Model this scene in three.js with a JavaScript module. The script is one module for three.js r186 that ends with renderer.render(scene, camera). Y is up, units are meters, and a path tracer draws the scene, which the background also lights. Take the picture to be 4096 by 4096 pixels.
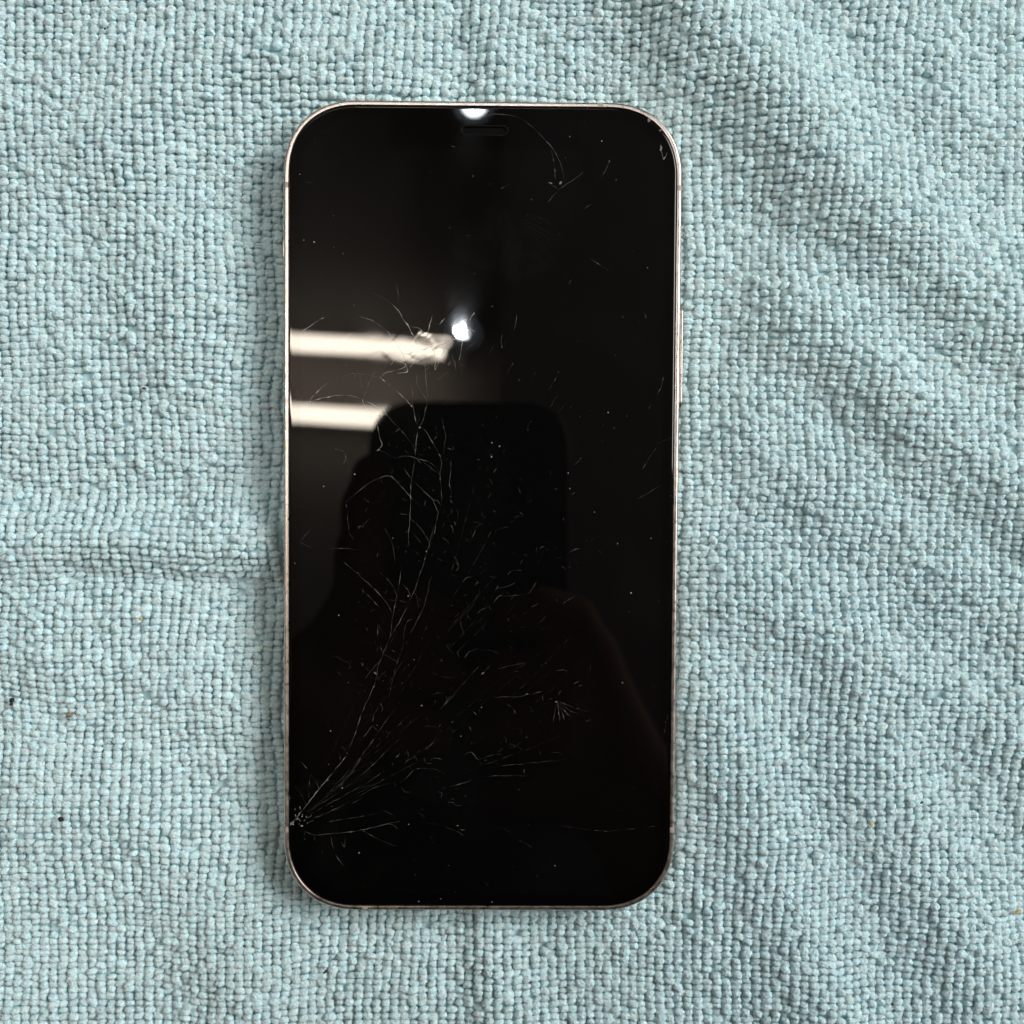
import * as THREE from 'three';
import { mergeGeometries, mergeVertices } from 'three/addons/utils/BufferGeometryUtils.js';
import { ImprovedNoise } from 'three/addons/math/ImprovedNoise.js';
import { MarchingCubes } from 'three/addons/objects/MarchingCubes.js';
import { RectAreaLightUniformsLib } from 'three/addons/lights/RectAreaLightUniformsLib.js';

// ------------------------------------------------------------------ camera, light levels, exposure
const FOV = 50, SCREEN_Y = 0.0102;                       // the phone's glass lies SCREEN_Y above the table
const CAM = { x: 0.00365, z: -0.00659, d: 0.19855 };     // d: height of the lens above the glass
const TILT = [-1.947, 0.541, -0.375].map(THREE.MathUtils.degToRad);
const LIGHT = { tube: 22, tubeGlow: 8, head: 15, panel: 8.2, panelGlow: 5, led: 0.25, led2: 0.25 };

const scene = new THREE.Scene();
scene.background = new THREE.Color(0x000000);
const renderer = new THREE.WebGLRenderer({ antialias: true });
renderer.toneMapping = THREE.LinearToneMapping;
renderer.toneMappingExposure = 1.0;
renderer.shadowMap.enabled = true;
RectAreaLightUniformsLib.init();

const camera = new THREE.PerspectiveCamera(FOV, 1, 0.004, 20);
const camM = (() => {                                    // columns: right, down, forward in (x, z, -y)
  const [a, b, c] = TILT, m = new THREE.Matrix4();
  return m.makeRotationZ(c).multiply(new THREE.Matrix4().makeRotationY(b)).multiply(new THREE.Matrix4().makeRotationX(a));
})();
const toWorld = (v) => new THREE.Vector3(v.x, -v.z, v.y);
const camDir = (x, y, z) => toWorld(new THREE.Vector3(x, y, z).applyMatrix4(camM));
const camPos = new THREE.Vector3(CAM.x, SCREEN_Y + CAM.d, CAM.z);
{
  const right = camDir(1, 0, 0), up = camDir(0, -1, 0), back = camDir(0, 0, -1);
  camera.matrixAutoUpdate = true;
  camera.quaternion.setFromRotationMatrix(new THREE.Matrix4().makeBasis(right, up, back));
  camera.position.copy(camPos);
  camera.focus = CAM.d - 0.0005;
  camera.userData.fStop = 17;
  camera.updateMatrixWorld(true);
}
// a photo pixel gives a direction; the distance comes from the surface it meets
const F = 2048 / Math.tan(THREE.MathUtils.degToRad(FOV / 2));
const ray = (u, v) => camDir((u - 2048) / F, (v - 2048) / F, 1);
const onPlane = (u, v, y = SCREEN_Y) => { const d = ray(u, v), t = (y - camPos.y) / d.y; return new THREE.Vector3(camPos.x + d.x * t, y, camPos.z + d.z * t); };
const mirrored = (u, v, y) => { const d = ray(u, v), t = -(y - SCREEN_Y + CAM.d) / d.y; return new THREE.Vector3(camPos.x + d.x * t, y, camPos.z + d.z * t); };  // what the flat glass mirrors at height y
const K = 4096 / 1932;
const plane19 = (u, v, y) => onPlane(u * K, v * K, y);
const mirror19 = (u, v, y) => mirrored(u * K, v * K, y);

// ------------------------------------------------------------------ helpers
let seed = 20240611;
const rnd = () => { seed = (seed + 0x6D2B79F5) | 0; let t = Math.imul(seed ^ (seed >>> 15), 1 | seed); t = (t + Math.imul(t ^ (t >>> 7), 61 | t)) ^ t; return ((t ^ (t >>> 14)) >>> 0) / 4294967296; };
const rr = (a, b) => a + (b - a) * rnd();
const IN = new ImprovedNoise();
const n3 = (x, y, z = 0) => IN.noise(x + 37.2, y + 11.7, z + 5.3);
const clamp = (x, a = 0, b = 1) => Math.min(b, Math.max(a, x));
const smooth = (a, b, x) => { const t = clamp((x - a) / (b - a)); return t * t * (3 - 2 * t); };
const lin = (r, g, b) => new THREE.Color().setRGB(r, g, b);
const taken = {};
const numbered = (n) => { const k = taken[n] = (taken[n] ?? -1) + 1; return k ? `${n}_${String(k).padStart(3, '0')}` : n; };
const shade = (o) => { o.castShadow = o.receiveShadow = true; return o; };
function part(name, geo, mat, parent, kind) { const m = shade(new THREE.Mesh(geo, mat)); m.name = name; if (kind) m.userData.kind = kind; parent.add(m); return m; }
function thing(name, label, category, group) { const g = new THREE.Group(); g.name = numbered(name); g.userData = { label, category }; if (group) g.userData.group = group; scene.add(g); return g; }
function structure(name, geo, mat, label, category) { const m = part(numbered(name), geo, mat, scene); m.userData = { kind: 'structure', label, category }; return m; }
function dataTex(w, h, fn, srgb = false, repeat = true) {
  const a = new Uint8Array(w * h * 4);
  for (let y = 0; y < h; y++) for (let x = 0; x < w; x++) { const c = fn(x / w, y / h, x, y), k = (y * w + x) * 4; for (let i = 0; i < 4; i++) a[k + i] = Math.round(255 * clamp(c[i] ?? 1)); }
  const t = new THREE.DataTexture(a, w, h, THREE.RGBAFormat);
  t.magFilter = THREE.LinearFilter; t.minFilter = THREE.LinearMipmapLinearFilter; t.wrapS = t.wrapT = repeat ? THREE.RepeatWrapping : THREE.ClampToEdgeWrapping;
  if (srgb) t.colorSpace = THREE.SRGBColorSpace;
  t.needsUpdate = true; return t;
}
function indexed(pos, idx, uv) {
  const g = new THREE.BufferGeometry();
  g.setAttribute('position', new THREE.Float32BufferAttribute(pos, 3));
  if (uv) g.setAttribute('uv', new THREE.Float32BufferAttribute(uv, 2));
  g.setIndex(idx); g.computeVertexNormals(); return g;
}

// ------------------------------------------------------------------ the room the glass mirrors
const TABLE_W = 0.9, CEIL = 1.56;
const wood = new THREE.MeshStandardMaterial({ color: lin(0.16, 0.10, 0.06), roughness: 0.6 });
{ const g = new THREE.BoxGeometry(TABLE_W, 0.03, 0.7); g.translate(0, -0.0155, 0); structure('table_top', g, wood, 'brown table top under the spread towel', 'table top'); }
const edgeX = mirror19(948, 400, CEIL).x;
const ceilMat = new THREE.MeshStandardMaterial({ color: lin(0.60, 0.55, 0.53), roughness: 0.9 });
{ const g = new THREE.BoxGeometry(2.6, 0.04, 3.2); g.translate(edgeX - 1.3, CEIL + 0.06, -0.2); structure('ceiling', g, ceilMat, 'plain pale ceiling above the table', 'ceiling'); }
{ const g = new THREE.BoxGeometry(1.8, 0.10, 3.2); g.translate(edgeX + 0.901, CEIL + 0.04, -0.2); structure('ceiling_beam', g, new THREE.MeshStandardMaterial({ color: lin(0.30, 0.26, 0.26), roughness: 0.8 }), 'dark boxed-in beam beside the pale ceiling', 'beam'); }

const white = new THREE.MeshStandardMaterial({ color: lin(0.7, 0.68, 0.64), roughness: 0.5 });
const warm = lin(1.0, 0.88, 0.73), cool = lin(0.86, 0.93, 1.0), neutral = lin(1.0, 0.97, 0.93);
function tubeLamp(a, b, label, glow, light, tint) {          // a, b: ends of the tube's axis
  const t = thing('tube_lamp', label, 'lamp', 'fluorescent tubes on the ceiling');
  const mid = a.clone().add(b).multiplyScalar(0.5), len = a.distanceTo(b), ang = Math.atan2(-(b.z - a.z), b.x - a.x);
  t.position.copy(mid); t.rotation.y = ang;
  const batten = new THREE.BoxGeometry(len + 0.06, CEIL + 0.04 - mid.y - 0.021, 0.022); batten.translate(0, (CEIL + 0.04 - mid.y + 0.021) / 2, 0); part('batten', batten, white, t);
  const r = 0.0135, cyl = new THREE.CylinderGeometry(r, r, len, 24, 1, true).rotateZ(Math.PI / 2);
  part('tube', cyl, new THREE.MeshStandardMaterial({ color: lin(0.8, 0.8, 0.8), emissive: tint, emissiveIntensity: glow, roughness: 0.4 }), t);
  for (const s of [-1, 1]) {
    const cap = new THREE.CylinderGeometry(r * 1.02, r * 1.02, 0.02, 24).rotateZ(Math.PI / 2); cap.translate(s * (len / 2 + 0.0101), 0, 0); part('end_cap', cap, white, t);
    const h = new THREE.BoxGeometry(0.016, 0.05, 0.024); h.translate(s * (len / 2 + 0.022), 0.022, 0); part('lamp_holder', h, white, t);
  }
  const l = new THREE.RectAreaLight(tint, light, len, 2 * r); l.position.set(0, -r - 0.001, 0); l.rotation.x = -Math.PI / 2; t.add(l);
  return t;
}
const TUBE_Y = CEIL - 0.03;
const stretch = (a, b, len) => { const d = a.clone().sub(b).normalize(); return [b.clone().addScaledVector(d, len), b]; };   // from the end seen, the rest of the tube
tubeLamp(...stretch(mirrored(1155, 1372, TUBE_Y), mirrored(1786, 1405, TUBE_Y), 1.2), 'glowing warm white tube, mirrored as the upper bright bar in the phone glass', LIGHT.tubeGlow, LIGHT.tube, warm);
tubeLamp(...stretch(mirrored(1155, 1653, TUBE_Y), mirrored(1786, 1690, TUBE_Y), 1.2), 'glowing warm white tube, mirrored as the lower bright bar in the phone glass', LIGHT.tubeGlow, LIGHT.tube, warm);
tubeLamp(new THREE.Vector3(-0.95, TUBE_Y, -1.15), new THREE.Vector3(0.25, TUBE_Y, -1.15), 'added fill tube lamp, out of view beyond the head of the table', LIGHT.tubeGlow, LIGHT.head, neutral);  // added unseen fill light for the towel, kept outside the glass reflection
{ // flat panel lamp hung to one side: the broad soft light that models the folds
  const t = thing('panel_lamp', 'wide flat panel lamp under the dark beam past the power button side', 'lamp'), w = 0.9, l = 1.4; t.position.set(1.55, CEIL - 0.40, -0.72); t.rotation.z = -0.75;
  const box = new THREE.BoxGeometry(w + 0.04, 0.02, l + 0.04); box.translate(0, 0.012, 0); part('housing', box, white, t); const rod = new THREE.CylinderGeometry(0.006, 0.006, 0.38, 10); rod.translate(0, 0.205, 0); rod.rotateZ(0.75); part('rod', rod, white, t);
  const face = new THREE.BoxGeometry(w, 0.006, l); face.translate(0, -0.002, 0); part('diffuser_panel', face, new THREE.MeshStandardMaterial({ color: lin(0.8, 0.8, 0.8), emissive: neutral, emissiveIntensity: LIGHT.panelGlow }), t);
  const a = new THREE.RectAreaLight(neutral, LIGHT.panel, w, l); a.position.set(0, -0.007, 0); a.rotation.x = -Math.PI / 2; t.add(a);
}
function spotLamp(p, label, intensity, r) {
  const t = thing('led_lamp', label, 'lamp', 'small round lamps on the ceiling');
  t.position.set(p.x, p.y, p.z);
  const body = new THREE.LatheGeometry([[0.001, 0.062], [0.028, 0.062], [0.032, 0.05], [0.032, 0.0], [0.029, -0.002], [0.026, 0.004], [0.024, 0.012]].map(([x, y]) => new THREE.Vector2(x, y)), 32);
  part('housing', body, new THREE.MeshStandardMaterial({ color: lin(0.08, 0.08, 0.085), roughness: 0.6 }), t);
  const lens = new THREE.SphereGeometry(r, 24, 16, 0, Math.PI * 2, Math.PI / 2, Math.PI / 2); lens.scale(1, 0.5, 1); lens.translate(0, 0.008, 0);
  part('led_lens', lens, new THREE.MeshStandardMaterial({ color: lin(0.8, 0.8, 0.8), emissive: cool, emissiveIntensity: 120, roughness: 0.3 }), t);
  const l = new THREE.SpotLight(cool, intensity, 0, 1.25, 0.4); l.position.set(0, -0.016, 0); l.target.position.set(0, -1, 0); l.shadow.radius = r / 0.02 * 0.7; l.castShadow = true;
  t.add(l, l.target);
}
spotLamp(mirrored(1845, 1335, CEIL - 0.022), 'small cool white round lamp beside the twin tubes', LIGHT.led, 0.009);
spotLamp(mirrored(1897, 408, CEIL - 0.022), 'small cool white round lamp farther along the ceiling than the tubes', LIGHT.led2, 0.017);

// ------------------------------------------------------------------ the towel
const PH = { hx: 0.03575, hz: 0.07335, r: 0.0135, n: 2.25, bottom: 0.0028 };
function outline(inset, seg = 22) {                       // rounded rectangle with soft corners, from +x side round
  const hx = PH.hx - inset, hz = PH.hz - inset, r = PH.r - inset, pts = [];
  const cs = [[1, 1, 0], [-1, 1, 1], [-1, -1, 2], [1, -1, 3]];
  for (const [sx, sz, q] of cs) for (let k = 0; k <= seg; k++) {
    const a = (q + k / seg) * Math.PI / 2, c = Math.cos(a), s = Math.sin(a), e = 2 / PH.n;
    pts.push([sx * (hx - r) + Math.sign(c) * Math.abs(c) ** e * r, sz * (hz - r) + Math.sign(s) * Math.abs(s) ** e * r]);
  }
  return pts;
}
function phoneDist(x, z) {                                // distance outside the phone's outline, negative inside
  const qx = Math.abs(x) - PH.hx + PH.r, qz = Math.abs(z) - PH.hz + PH.r;
  return Math.hypot(Math.max(qx, 0), Math.max(qz, 0)) + Math.min(Math.max(qx, qz), 0) - PH.r;
}
const folds = [                                            // [points in the photo at 1932, height mm, half width mm]
  [[[1290, -60], [1345, 73], [1430, 150], [1517, 238], [1591, 366], [1737, 476], [1865, 586], [2000, 690]], 4.6, 11.5],
  [[[1500, 590], [1620, 690], [1700, 760], [1847, 870], [1960, 960]], 3.6, 9.5],
  [[[1420, 820], [1520, 900], [1650, 970], [1800, 1100], [1960, 1180]], 1.8, 9],
  [[[1640, -40], [1720, 130], [1850, 260], [1990, 380]], 1.4, 11],
  [[[1400, 1130], [1560, 1190], [1700, 1300], [1850, 1340], [1990, 1440]], 1.8, 9],
  [[[-80, 1008], [150, 1012], [330, 1020], [520, 1030]], 3.0, 6.5],
  [[[150, 1086], [330, 1090], [450, 1098], [530, 1102]], -1.6, 4],
  [[[-80, 930], [130, 940], [330, 955]], -1.6, 5],
  [[[862, -60], [868, 90], [872, 185]], -1.0, 4], [[[915, -60], [925, 90], [928, 185]], 1.3, 7],
  [[[858, 1722], [868, 1830], [872, 2000]], -1.1, 4], [[[915, 1722], [928, 1830], [940, 2000]], 1.3, 7],
  [[[1330, 1330], [1420, 1500], [1480, 1700], [1560, 1900]], 2.2, 9], [[[1640, 1420], [1700, 1560], [1800, 1760], [1880, 1950]], 2.0, 10],
  [[[330, 170], [480, 120], [700, 130]], 1.6, 8], [[[240, 300], [330, 480], [360, 660]], 1.6, 10], [[[60, 1480], [250, 1540], [420, 1700], [470, 1900]], 1.6, 10], [[[100, 1250], [300, 1270], [480, 1330]], 1.3, 8],
].map(([p, h, w]) => ({ p: p.map(([u, v]) => { const q = plane19(u, v, 0.003); return [q.x, q.z]; }), h: h * (h > 0 && p[0][0] > 1250 ? 1.35 : 1.1) / 1000, w: w / 1000 }));
function toLine(p, x, z) {
  let best = 1e9;
  for (let k = 0; k + 1 < p.length; k++) {
    const ax = p[k][0], az = p[k][1], bx = p[k + 1][0] - ax, bz = p[k + 1][1] - az, t = clamp(((x - ax) * bx + (z - az) * bz) / (bx * bx + bz * bz));
    best = Math.min(best, Math.hypot(x - ax - bx * t, z - az - bz * t));
  }
  return best;
}
function cloth(x, z) {                                     // height of the towel's ground weave above the table
  let h = 0.0022 + 0.0009 * n3(x * 30, z * 30, 1) + 0.0006 * n3(x * 75, z * 75, 7);
  for (const f of folds) { const d = toLine(f.p, x, z) / f.w; if (d < 3.2) h += f.h * Math.exp(-d * d); }
  const d = phoneDist(x, z);
  h += 0.0006 - 0.0014 * Math.exp(-Math.max(d, 0) / 0.006);
  const w = smooth(0.0002, 0.0032, d);
  return Math.max(0.0006, w * h + (1 - w) * 0.0011);
}
const YARN = lin(0.545, 0.745, 0.79);
const TX = 0.28, TZ = 0.28, COL = 0.00174, ROW = 0.00123;
const towel = thing('towel', 'pale teal terry towel with looped pile spread wrinkled under the phone', 'towel');
{
  const nx = 240, nz = 240, pos = [], idx = [], uv = [];
  for (let s = 0; s < 2; s++) for (let j = 0; j <= nz; j++) for (let i = 0; i <= nx; i++) { const x = (i / nx - 0.5) * TX, z = (j / nz - 0.5) * TZ; pos.push(x, Math.max(0.0006, cloth(x, z) - 0.0001 * smooth(0, 0.004, phoneDist(x, z))) - s * 0.0005, z); uv.push(x, z); }
  const N = (nx + 1) * (nz + 1), at = (i, j) => j * (nx + 1) + i;
  for (let j = 0; j < nz; j++) for (let i = 0; i < nx; i++) { const a = at(i, j), b = at(i + 1, j), c = at(i, j + 1), d = at(i + 1, j + 1); idx.push(a, c, b, b, c, d, a + N, b + N, c + N, b + N, d + N, c + N); }
  const wall = (a, b) => idx.push(a, b, a + N, b, b + N, a + N);
  for (let i = 0; i < nx; i++) { wall(at(i, 0), at(i + 1, 0)); wall(at(i + 1, nz), at(i, nz)); }
  for (let j = 0; j < nz; j++) { wall(at(0, j + 1), at(0, j)); wall(at(nx, j), at(nx, j + 1)); }
  part('ground_weave', indexed(pos, idx, uv), new THREE.MeshStandardMaterial({ color: YARN, roughness: 1 }), towel);
}
const yarn = new THREE.MeshPhysicalMaterial({ color: YARN, roughness: 1, specularIntensity: 0.15, vertexColors: true, sheen: 0.3, sheenColor: lin(0.85, 0.95, 1), sheenRoughness: 0.8 });
function loopShape(k) {                                    // one loop of yarn: a short leaning bow of twisted fibres, seen mostly from above
  const nu = 24, nv = 12, pos = [], idx = [], col = [];
  const lean = rr(-0.35, 0.35), twist = rr(2.2, 4.2) * (rnd() < 0.5 ? -1 : 1), sq = rr(0.75, 1.15), dent = rr(0, 0.28), dentA = rr(0, 6.3), ph = rr(0, 6.3);
  const L = 0.00094 * rr(0.86, 1.1), W = 0.00070 * rr(0.86, 1.12), Hh = 0.00074 * rr(0.85, 1.15);
  for (let j = 0; j <= nv; j++) for (let i = 0; i < nu; i++) {
    const th = j / nv * Math.PI, a = i / nu * Math.PI * 2, cy = Math.cos(th), sy = Math.sin(th);
    const dx = sy * Math.cos(a), dz = sy * Math.sin(a), b = Math.abs;
    let s = 1 + 0.13 * n3(dx * 1.6 + k * 9, dz * 1.6, cy * 1.6) + 0.14 * n3(dx * 4 + k * 5, dz * 4, cy * 4);
    s += 0.07 * Math.sin(twist * (dx * 2.2 + cy * 1.6) + a * 2 + ph) * sy + 0.12 * (rnd() - 0.5) * sy; // strands of the yarn
    s -= dent * Math.exp(-((dx - 0.45 * Math.cos(dentA)) ** 2 + (dz - 0.45 * Math.sin(dentA)) ** 2) / 0.08) * Math.max(cy, 0);
    const p = 0.9;                                                                   // a little boxier than an egg
    const x = Math.sign(dx) * b(dx) ** p * L * s, z = Math.sign(dz) * b(dz) ** (p * sq) * W * s, y = Math.sign(cy) * b(cy) ** 0.9 * Hh * s;
    pos.push(x + lean * z * 0.5, y + Hh * 0.55, z + lean * 0.25 * x);
    const t = 1 + 0.34 * n3(dx * 9 + k * 3, dz * 9, cy * 9) + 0.3 * (rnd() - 0.5) + 0.07 * Math.sin(twist * (dx * 5 + cy * 3) + a * 4 + ph);
    col.push(t * 0.98, t, t);
  }
  for (let j = 0; j < nv; j++) for (let i = 0; i < nu; i++) { const a = j * nu + i, b = j * nu + (i + 1) % nu, c = a + nu, d = b + nu; if (j) idx.push(a, b, c); if (j < nv - 1) idx.push(b, d, c); }
  const fibres = 16;                                        // stray fibres standing off the yarn
  for (let f = 0; f < fibres; f++) {
    const a0 = rr(0, 6.3), e0 = rr(0.15, 0.9), turn = rr(-1.6, 1.6), off = rr(1.03, 1.22), w = 0.000028, m = 6;
    const base = pos.length / 3;
    for (let q = 0; q <= m; q++) {
      const u = q / m, a = a0 + turn * u, th = Math.PI * 0.5 * (e0 + 0.35 * Math.sin(u * 3 + f)), bump = off + 0.10 * Math.sin(u * Math.PI) * (f % 3);
      const x = Math.sin(th) * Math.cos(a) * L * bump, z = Math.sin(th) * Math.sin(a) * W * bump, y = Math.cos(th) * Hh * bump + Hh * 0.55;
      pos.push(x - w * Math.sin(a), y, z + w * Math.cos(a), x + w * Math.sin(a), y + w * 0.6, z - w * Math.cos(a)); col.push(1.5, 1.17, 1.13, 1.5, 1.17, 1.13);
      if (q < m) { const s = base + q * 2; idx.push(s, s + 1, s + 2, s + 1, s + 3, s + 2); }
    }
  }
  const g = indexed(pos, idx); g.setAttribute('color', new THREE.Float32BufferAttribute(col, 3)); return g;
}
{
  const KINDS = 18, shapes = Array.from({ length: KINDS }, (_, k) => loopShape(k)), lists = shapes.map(() => []);
  const m4 = new THREE.Matrix4(), all = [], up = new THREE.Vector3(), q = new THREE.Quaternion(), q2 = new THREE.Quaternion(), Y = new THREE.Vector3(0, 1, 0);
  const nc = Math.floor(TX / COL), nr = Math.floor(TZ / ROW);
  for (let j = 1; j < nr; j++) for (let i = 1; i < nc; i++) {
    const x0 = (i - nc / 2) * COL, z0 = (j - nr / 2) * ROW;
    const wx = n3(x0 * 45, z0 * 45, 3) * 0.0012 + n3(x0 * 160, z0 * 160, 4) * 0.0002, wz = n3(x0 * 45, z0 * 45, 13) * 0.0010 + n3(x0 * 190, z0 * 190, 14) * 0.0002;
    const x = x0 + wx + rr(-1, 1) * COL * 0.07, z = z0 + wz + rr(-1, 1) * ROW * 0.10;
    const gone = rnd(), k = Math.floor(rnd() * KINDS), yaw = rr(-0.4, 0.4) + 0.35 * n3(x * 40, z * 40, 21) + (rnd() < 0.5 ? Math.PI : 0), size = rr(0.87, 1.13), sx = rr(0.9, 1.12), sz = rr(0.88, 1.12), ty = rr(0.8, 1.25), lift = rr(-0.00012, 0.0003), ta = rr(-0.2, 0.2) + 0.25 * n3(x * 35, z * 35, 51), tb = rr(-0.2, 0.2) - 0.22 + 0.5 * n3(x * 30, z * 30, 53), tint = rr(0.90, 1.05), hue = rr(-0.015, 0.015);
    const d = phoneDist(x, z);
    if (d < -0.0006 || gone < 0.003 || Math.max(Math.abs(x) - TX / 2, Math.abs(z) - TZ / 2) > -0.0015) continue;
    const e = 0.0007, h = cloth(x, z), gx = (cloth(x + e, z) - h) / e, gz = (cloth(x, z + e) - h) / e;
    up.set(-gx + ta, 1, -gz + tb).normalize();
    q.setFromUnitVectors(Y, up).multiply(q2.setFromAxisAngle(Y, yaw));
    const press = smooth(-0.001, 0.002, d) * 0.35 + 0.65;
    m4.compose(new THREE.Vector3(x, h + lift, z), q, new THREE.Vector3(size * sx, size * ty * press, size * sz));
    const spot = { m: m4.clone(), c: lin((1 + hue) * tint, tint, (1 - hue) * tint), k, near: camPos.distanceTo(new THREE.Vector3(x, h + 0.001, z)), shown: d > 0.0015 };
    all.push(spot);
  }
  const single = new Set(all.filter((s) => s.shown).sort((a, b) => a.near - b.near).slice(0, 300));
  for (const s of all) if (!single.has(s)) lists[s.k].push(s);
  lists.forEach((list, k) => {
    const im = shade(new THREE.InstancedMesh(shapes[k], yarn, list.length)); im.name = k ? `terry_pile_${String(k).padStart(3, '0')}` : 'terry_pile'; im.userData.kind = 'stuff';
    list.forEach((s, i) => { im.setMatrixAt(i, s.m); im.setColorAt(i, s.c); });
    towel.add(im);
  });
  const tones = [0.94, 0.97, 1.0, 1.03].map((t) => { const m = yarn.clone(); m.color.multiplyScalar(t); return m; });
  let n = 0;
  for (const s of single) { const m = part(n ? `terry_loop_${String(n).padStart(3, '0')}` : 'terry_loop', shapes[s.k], tones[n % 4], towel); n++; s.m.decompose(m.position, m.quaternion, m.scale); }
}

{ // loose lint clinging to the pile
  const strands = [];
  for (let k = 0; k < 520; k++) {
    let x = rr(-0.5, 0.5) * (TX - 0.02), z = rr(-0.5, 0.5) * (TZ - 0.02), d = rr(0, 6.3); const bend = rr(-0.7, 0.7), step = rr(0.0002, 0.0006), pts = [];
    for (let q = 0; q < 7; q++) { if (phoneDist(x, z) > 0.001) pts.push(new THREE.Vector3(x, cloth(x, z) + 0.0013 + 0.0004 * Math.sin(q * 1.3 + k), z)); x += Math.cos(d) * step; z += Math.sin(d) * step; d += bend; }
    if (pts.length > 3) strands.push(new THREE.TubeGeometry(new THREE.CatmullRomCurve3(pts), 10, rr(0.000012, 0.000026), 4));
  }
  part('lint', mergeGeometries(strands), new THREE.MeshPhysicalMaterial({ color: lin(0.80, 0.86, 0.87), roughness: 1, specularIntensity: 0.2 }), towel, 'stuff');
}
// ------------------------------------------------------------------ the phone
const phone = thing('cracked_phone', 'black screened phone with shattered glass and champagne metal frame lying on the towel', 'phone');
function sweep(profile, seg = 22, from = 0, to = 1) {      // profile: [inset, y]; uv = metres along, metres across
  const rings = profile.map(([i]) => outline(i, seg)), n = rings[0].length, pos = [], uv = [], idx = [];
  const ref = rings[0]; let len = [0]; for (let k = 1; k <= n; k++) { const a = ref[k - 1], b = ref[k % n]; len.push(len[k - 1] + Math.hypot(b[0] - a[0], b[1] - a[1])); }
  let v = 0;
  profile.forEach(([, y], j) => {
    if (j) v += Math.hypot(profile[j][0] - profile[j - 1][0], profile[j][1] - profile[j - 1][1]);
    for (let k = 0; k <= n; k++) { const p = rings[j][k % n]; pos.push(p[0], y, p[1]); uv.push(len[k], v); }
  });
  for (let j = 0; j + 1 < profile.length; j++) for (let k = 0; k < n; k++) { const a = j * (n + 1) + k, b = a + n + 1; idx.push(a, b, a + 1, a + 1, b, b + 1); }
  return indexed(pos, idx, uv);
}
const S = SCREEN_Y, B0 = PH.bottom;
const scuffs = dataTex(1024, 64, (u, v, x, y) => {          // brushed rim: lengthwise hairlines, rub marks, dark grime flecks
  const hair = 0.5 + 0.5 * n3(x * 0.9, y * 0.35, 2), rub = n3(x * 0.035, y * 0.05, 9), fleck = n3(x * 0.16, y * 0.22, 19);
  const g = 0.86 + 0.13 * hair + 0.06 * rub - 0.5 * smooth(0.42, 0.6, fleck) * smooth(-0.1, 0.3, rub);
  return [g, g * 0.98, g * 0.97];
}, true);
const rubRough = dataTex(1024, 64, (u, v, x, y) => { const h = 0.5 + 0.5 * n3(x * 1.1, y * 0.5, 31), r = 0.45 + 0.35 * h + 0.25 * n3(x * 0.05, y * 0.05, 33); return [r, r, r]; });
for (const t of [scuffs, rubRough]) t.repeat.set(1 / 0.05, 1 / 0.004);
const steel = new THREE.MeshStandardMaterial({ color: lin(0.82, 0.755, 0.70), metalness: 1, roughness: 0.55, map: scuffs, roughnessMap: rubRough, bumpMap: scuffs, bumpScale: 0.00001 });
const frame = part('metal_frame', sweep([[0.0022, B0 + 0.0004], [0.0010, B0], [0.0003, B0 + 0.0002], [0, B0 + 0.0008], [0, S - 0.00075], [0.00004, S - 0.00045], [0.00015, S - 0.00022], [0.00032, S - 0.00010], [0.00046, S - 0.00006], [0.00082, S - 0.00006], [0.00089, S - 0.00010], [0.00092, S - 0.00020], [0.00092, S - 0.0012]]), steel, phone);
{ const s = new THREE.Shape(outline(0.0022, 12).map(([x, z]) => new THREE.Vector2(x, -z))); const g = new THREE.ShapeGeometry(s); g.rotateX(Math.PI / 2); g.scale(1, 1, -1); g.translate(0, B0 + 0.0004, 0); part('back_glass', g, new THREE.MeshStandardMaterial({ color: lin(0.6, 0.5, 0.4), roughness: 0.3 }), phone); }
const plastic = new THREE.MeshStandardMaterial({ color: lin(0.36, 0.30, 0.27), roughness: 0.5 });
function antenna(side, u, v) {                             // insulating line let into the frame; side: which edge it crosses
  const p = onPlane(u, v), w = 0.00100, e = 0.000012, g = [];
  const prof = [[-e, S - 0.004], [-e, S - 0.00075], [0.00004 - e, S - 0.00045 + e], [0.00015 - e, S - 0.00022 + e], [0.00032, S - 0.00010 + e], [0.00046, S - 0.00006 + e], [0.00082, S - 0.00006 + e], [0.00089, S - 0.0001 + e]];
  const pos = [], idx = [];
  for (const t of [-w / 2, w / 2]) for (const [i, y] of prof) { if (side === 'left') pos.push(-PH.hx + i, y, p.z + t); if (side === 'right') pos.push(PH.hx - i, y, p.z + t); if (side === 'top') pos.push(p.x + t, y, -PH.hz + i); if (side === 'bottom') pos.push(p.x + t, y, PH.hz - i); }
  const m = prof.length; for (let k = 0; k + 1 < m; k++) idx.push(k, k + m, k + 1, k + 1, k + m, k + 1 + m);
  part(numbered('antenna_line'), indexed(pos, idx), plastic, frame);
}
antenna('left', 1140, 738); antenna('right', 2725, 751); antenna('left', 1140, 3320); antenna('right', 2695, 3320); antenna('top', 2402, 410); antenna('bottom', 1460, 3640);
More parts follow.
